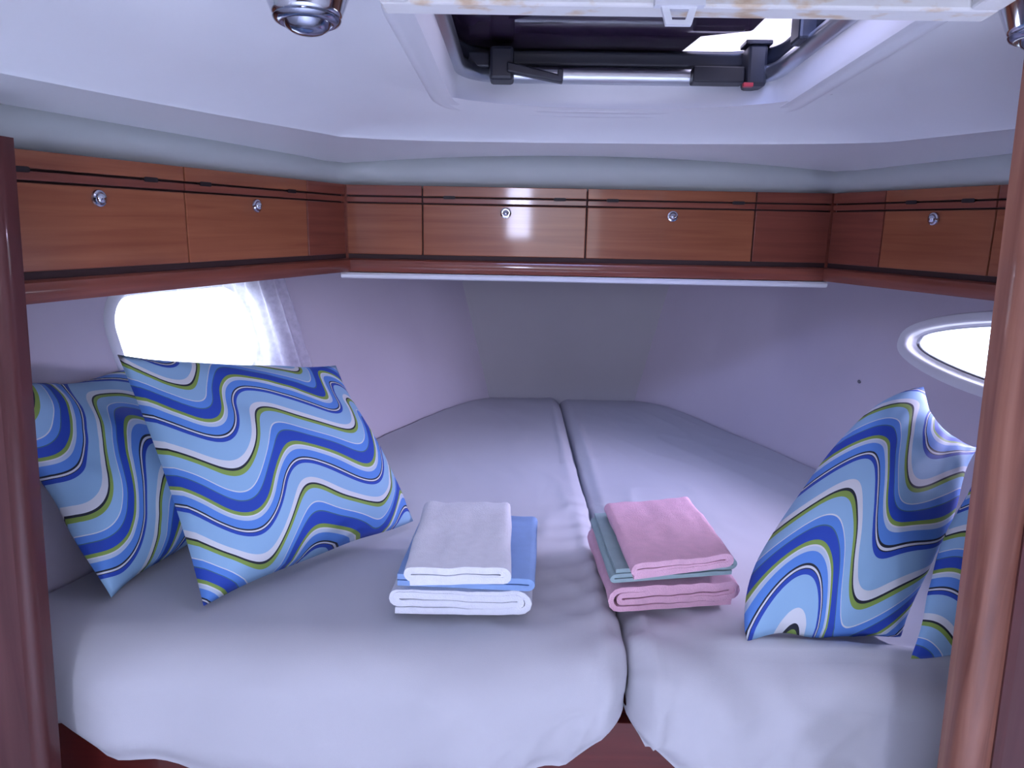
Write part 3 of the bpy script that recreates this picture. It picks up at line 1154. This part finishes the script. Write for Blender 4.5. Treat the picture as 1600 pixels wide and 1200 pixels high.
mesh_obj('curtain_wire', v, f, M['white_plastic'], cr_, smooth=True)

# ------------------------------------------------------------------ deck hatch
hatch = empty('deck_hatch', (0.0, 1.48, ZH), (-math.atan(SL), 0, 0))
tag(hatch, 'closed deck hatch with smoked pane and aluminium frame overhead', 'hatch')
hx, hy, hr, hcy = 0.295, 0.31, 0.09, -0.31
v, f = ring_sweep(0, hcy, hx, hy, hr, [(0.040, 0.004), (0.039, -0.003), (0.034, -0.006), (0.024, -0.006), (0.020, -0.003), (0.010, -0.003), (0.002, -0.002), (-0.002, 0.006), (-0.003, 0.046), (0.03, 0.048)], closed=False)
mesh_obj('trim_ring', v, [tuple(reversed(q)) for q in f], M['white_plastic'], hatch, smooth=True, angle=55)
v, f = ring_sweep(0, hcy, hx, hy, hr, [(0.03, 0.046), (-0.006, 0.046), (-0.014, 0.050), (-0.019, 0.058), (-0.020, 0.066), (-0.016, 0.073), (-0.010, 0.0755), (0.03, 0.0755)], closed=False)
mesh_obj('metal_frame', v, [tuple(reversed(q)) for q in f], M['alu'], hatch, smooth=True, angle=50)
v, f = ring_sweep(0, hcy, hx, hy, hr, [(0.0, 0.0755), (-0.006, 0.077), (-0.008, 0.085), (-0.006, 0.098), (-0.009, 0.102), (-0.004, 0.106), (0.02, 0.106)], closed=False)
mesh_obj('gasket', v, [tuple(reversed(q)) for q in f], M['black'], hatch, smooth=True)
v, f = ring_sweep(0, hcy, hx, hy, hr, [(0.0305, 0.090), (0.046, 0.090), (0.046, 0.118), (0.0305, 0.118)])
mesh_obj('lid_rim', v, f, M['black'], hatch, smooth=True, angle=40)
lp = rr_loop(0, hcy, hx + 0.03, hy + 0.03, hr + 0.03, 8)
v, f = prism(lp, 0.106, 0.116)
mesh_obj('smoked_pane', v, f, M['glass_tint'], hatch)

# left lever handle
hd = empty('lever_handle')
def handle_block(x0, x1, y0, y1, z0, z1, nm, par, bevel=0.004, mat='black'):
    return box_obj(nm, (x0, x1, y0, y1, z0, z1), M[mat], par, bevel)
bpy.data.objects.remove(hd)
h1 = handle_block(-0.232, -0.188, -0.060, -0.012, 0.040, 0.098, 'lever_handle', hatch, 0.006)
v = [(-0.20, -0.066, 0.052), (-0.20, -0.048, 0.052), (-0.098, -0.048, 0.034), (-0.098, -0.066, 0.034),
     (-0.20, -0.066, 0.070), (-0.20, -0.048, 0.070), (-0.106, -0.048, 0.049), (-0.106, -0.066, 0.049)]
f = [(0, 1, 2, 3), (7, 6, 5, 4), (0, 4, 5, 1), (1, 5, 6, 2), (2, 6, 7, 3), (3, 7, 4, 0)]
mesh_obj('lever', v, f, M['black'], h1, bevel=0.003)
mesh_obj('lever_tip', *box(-0.108, -0.098, -0.066, -0.048, 0.036, 0.058), M['black'], h1, bevel=0.002)
handle_block(-0.30, -0.232, -0.040, -0.012, 0.066, 0.092, 'handle_pivot', h1, 0.003)
# right clamp with its bar
h2 = handle_block(0.234, 0.270, -0.058, -0.012, 0.036, 0.108, 'clamp', hatch, 0.006)
handle_block(0.140, 0.234, -0.046, -0.012, 0.044, 0.072, 'clamp_bar', h2, 0.003)
handle_block(0.228, 0.246, -0.060, -0.050, 0.034, 0.041, 'red_marker', h2, 0.001, 'red')['label'] = 'small red marker'
handle_block(0.228, 0.276, -0.062, -0.020, 0.106, 0.114, 'clamp_cap', h2, 0.002)
# side latch and its stay
h3 = handle_block(0.262, 0.300, -0.235, -0.190, 0.064, 0.116, 'side_latch', hatch, 0.005)
v, f = tube([(0.296, -0.23, 0.080), (0.297, -0.32, 0.084), (0.297, -0.45, 0.084)], 0.006)
mesh_obj('stay_rod', v, f, M['black'], h3, smooth=True)
# small screws in the coaming
for sx in (-0.215, 0.01):
    v, f = lathe([(0.006, 0.0), (0.005, -0.002), (0.0001, -0.003)], 12, 'y', (sx, 0.001, 0.035 if sx > 0 else 0.004))
    mesh_obj('screw', v, f, M['screw'], hatch, smooth=True)

# dark canvas added to hide the sky over part of the hatch pane
cv = empty('sky_blocker', (0, 1.2, ZH + 0.1185 + SL * 0.28), (-math.atan(SL), 0, 0))
tag(cv, 'added dark purple canvas lying over the smoked hatch pane outside', 'canvas cover')
v, f = prism([(-0.60, 0.015), (0.236, 0.0), (0.232, 0.20), (0.15, 0.235), (0.12, 0.42), (-0.60, 0.42)], 0.0, 0.02)
mesh_obj('cloth', v, f, M['blocker'], cv, bevel=0.006)

# swung-down insect screen with a rusty frame in front of the hatch
sc_ = empty('hatch_screen', (-0.003, 0.82, 1.658), (math.radians(-6.0), 0, math.radians(-0.1)))
tag(sc_, 'white rust-stained insect screen frame swung down before the hatch', 'hatch screen')
box_obj('front_bar', (-0.305, 0.305, -0.030, 0.0, 0.002, 0.034), M['rusty'], sc_, 0.003)
box_obj('rear_bar', (-0.305, 0.305, -0.56, -0.53, 0.002, 0.034), M['rusty'], sc_, 0.003)
box_obj('side_bar', (-0.305, -0.275, -0.53, -0.03, 0.002, 0.034), M['rusty'], sc_, 0.003)
box_obj('side_bar', (0.275, 0.305, -0.53, -0.03, 0.002, 0.034), M['rusty'], sc_, 0.003)
box_obj('insect_mesh', (-0.275, 0.275, -0.53, -0.03, 0.020, 0.022), M['screen'], sc_, 0)
# white latch clip hanging on the front bar
pl = [(-0.014, 0.022), (-0.0255, 0.002), (-0.023, -0.004), (-0.019, -0.0045), (-0.012, -0.019), (0.012, -0.019), (0.019, -0.0045), (0.023, -0.004), (0.0255, 0.002), (0.014, 0.022)]
hole = [(-0.0085, -0.0045), (-0.006, -0.013), (0.006, -0.013), (0.0085, -0.0045)]
cxl = -0.009
# body made of four plates round the hole
plates = [[(-0.014, 0.034), (-0.0145, 0.018), (-0.0245, 0.006), (-0.0245, 0.0), (0.0245, 0.0), (0.0245, 0.006), (0.0145, 0.018), (0.014, 0.034)],
          [(-0.0175, 0.0), (-0.0125, -0.017), (-0.0065, -0.0125), (-0.0095, -0.0025), (0.0, -0.0025), (0.0, 0.0)],
          [(0.0175, 0.0), (0.0, 0.0), (0.0, -0.0025), (0.0095, -0.0025), (0.0065, -0.0125), (0.0125, -0.017)],
          [(-0.0125, -0.017), (0.0125, -0.017), (0.0065, -0.0125), (-0.0065, -0.0125)]]
parts = []
for k, poly in enumerate(plates):
    n = len(poly)
    y0 = -0.040 if k == 0 else -0.036
    vv = [(cxl + x, y0, z) for x, z in poly] + [(cxl + x, -0.0302, z) for x, z in poly]
    ff = [tuple(range(n)), tuple(reversed(range(n, 2 * n)))] + [(i, i + n, (i + 1) % n + n, (i + 1) % n) for i in range(n)]
    parts.append((vv, ff))
v, f = join(*parts)
lt = mesh_obj('latch_clip', v, f, M['white_plastic'], sc_)
lt['label'] = 'white plastic latch clip'
v, f = lathe([(0.0028, -0.0405), (0.002, -0.0415), (0.0001, -0.0418)], 10, 'y', (cxl + 0.001, 0, 0.008))
mesh_obj('screw', v, f, M['screw'], lt, smooth=True)

# ------------------------------------------------------------------ chrome spot lamps under the headliner
def spot_lamp(label, loc, tilt):
    root = empty('spot_lamp', loc, tilt)
    tag(root, label, 'lamp', 'chrome ceiling spot lamps')
    v, f = lathe([(0.030, 0.030), (0.046, 0.026), (0.049, 0.006), (0.049, 0.0), (0.047, -0.006), (0.0375, -0.030), (0.0365, -0.0325), (0.034, -0.034)], 40)
    mesh_obj('housing', v, [tuple(reversed(q)) for q in f], M['chrome'], root, smooth=True, angle=60)
    v, f = lathe([(0.0345, -0.0335), (0.036, -0.036), (0.034, -0.039), (0.0285, -0.0415), (0.026, -0.040), (0.0245, -0.040)], 40)
    mesh_obj('rim', v, [tuple(reversed(q)) for q in f], M['chrome_dark'], root, smooth=True, angle=60)
    v, f = lathe([(0.0255, -0.039), (0.0225, -0.0455), (0.016, -0.0495), (0.008, -0.0515), (0.0001, -0.052)], 40)
    mesh_obj('lens', v, [tuple(reversed(q)) for q in f], M['chrome_dark'], root, smooth=True)
    # cooling slot facing the room's door
    pts = rr_loop(0, -0.003, 0.0085, 0.019, 0.008, 6)
    n = len(pts)
    def surf(x, z, d):
        r = (0.049 if z > -0.002 else lerp_curve([(-0.031, 0.0372), (-0.006, 0.047), (-0.002, 0.049)], z)) + d
        return (x, -math.sqrt(max(1e-6, r * r - x * x)), z)
    V = [surf(x, z, 0.0012) for x, z in pts] + [surf(x, z, -0.006) for x, z in pts]
    Fc = [tuple(range(n))] + [(i, i + n, (i + 1) % n + n, (i + 1) % n) for i in range(n)]
    s = mesh_obj('slot', V, Fc, M['slot'], root)
    V, Fc = tube([surf(x, z, 0.0012) for x, z in pts + pts[:1]], 0.0010, 6)
    mesh_obj('slot_rim', V, Fc, M['chrome'], s, smooth=True)
    return root


spot_lamp('chrome spot lamp on the headliner left of the hatch', (-0.397, 0.85, 1.697), (math.radians(-3), 0, 0.15))
spot_lamp('chrome spot lamp cut by the right edge of the picture', (0.388, 0.85, 1.692), (math.radians(-3), 0, -0.3))
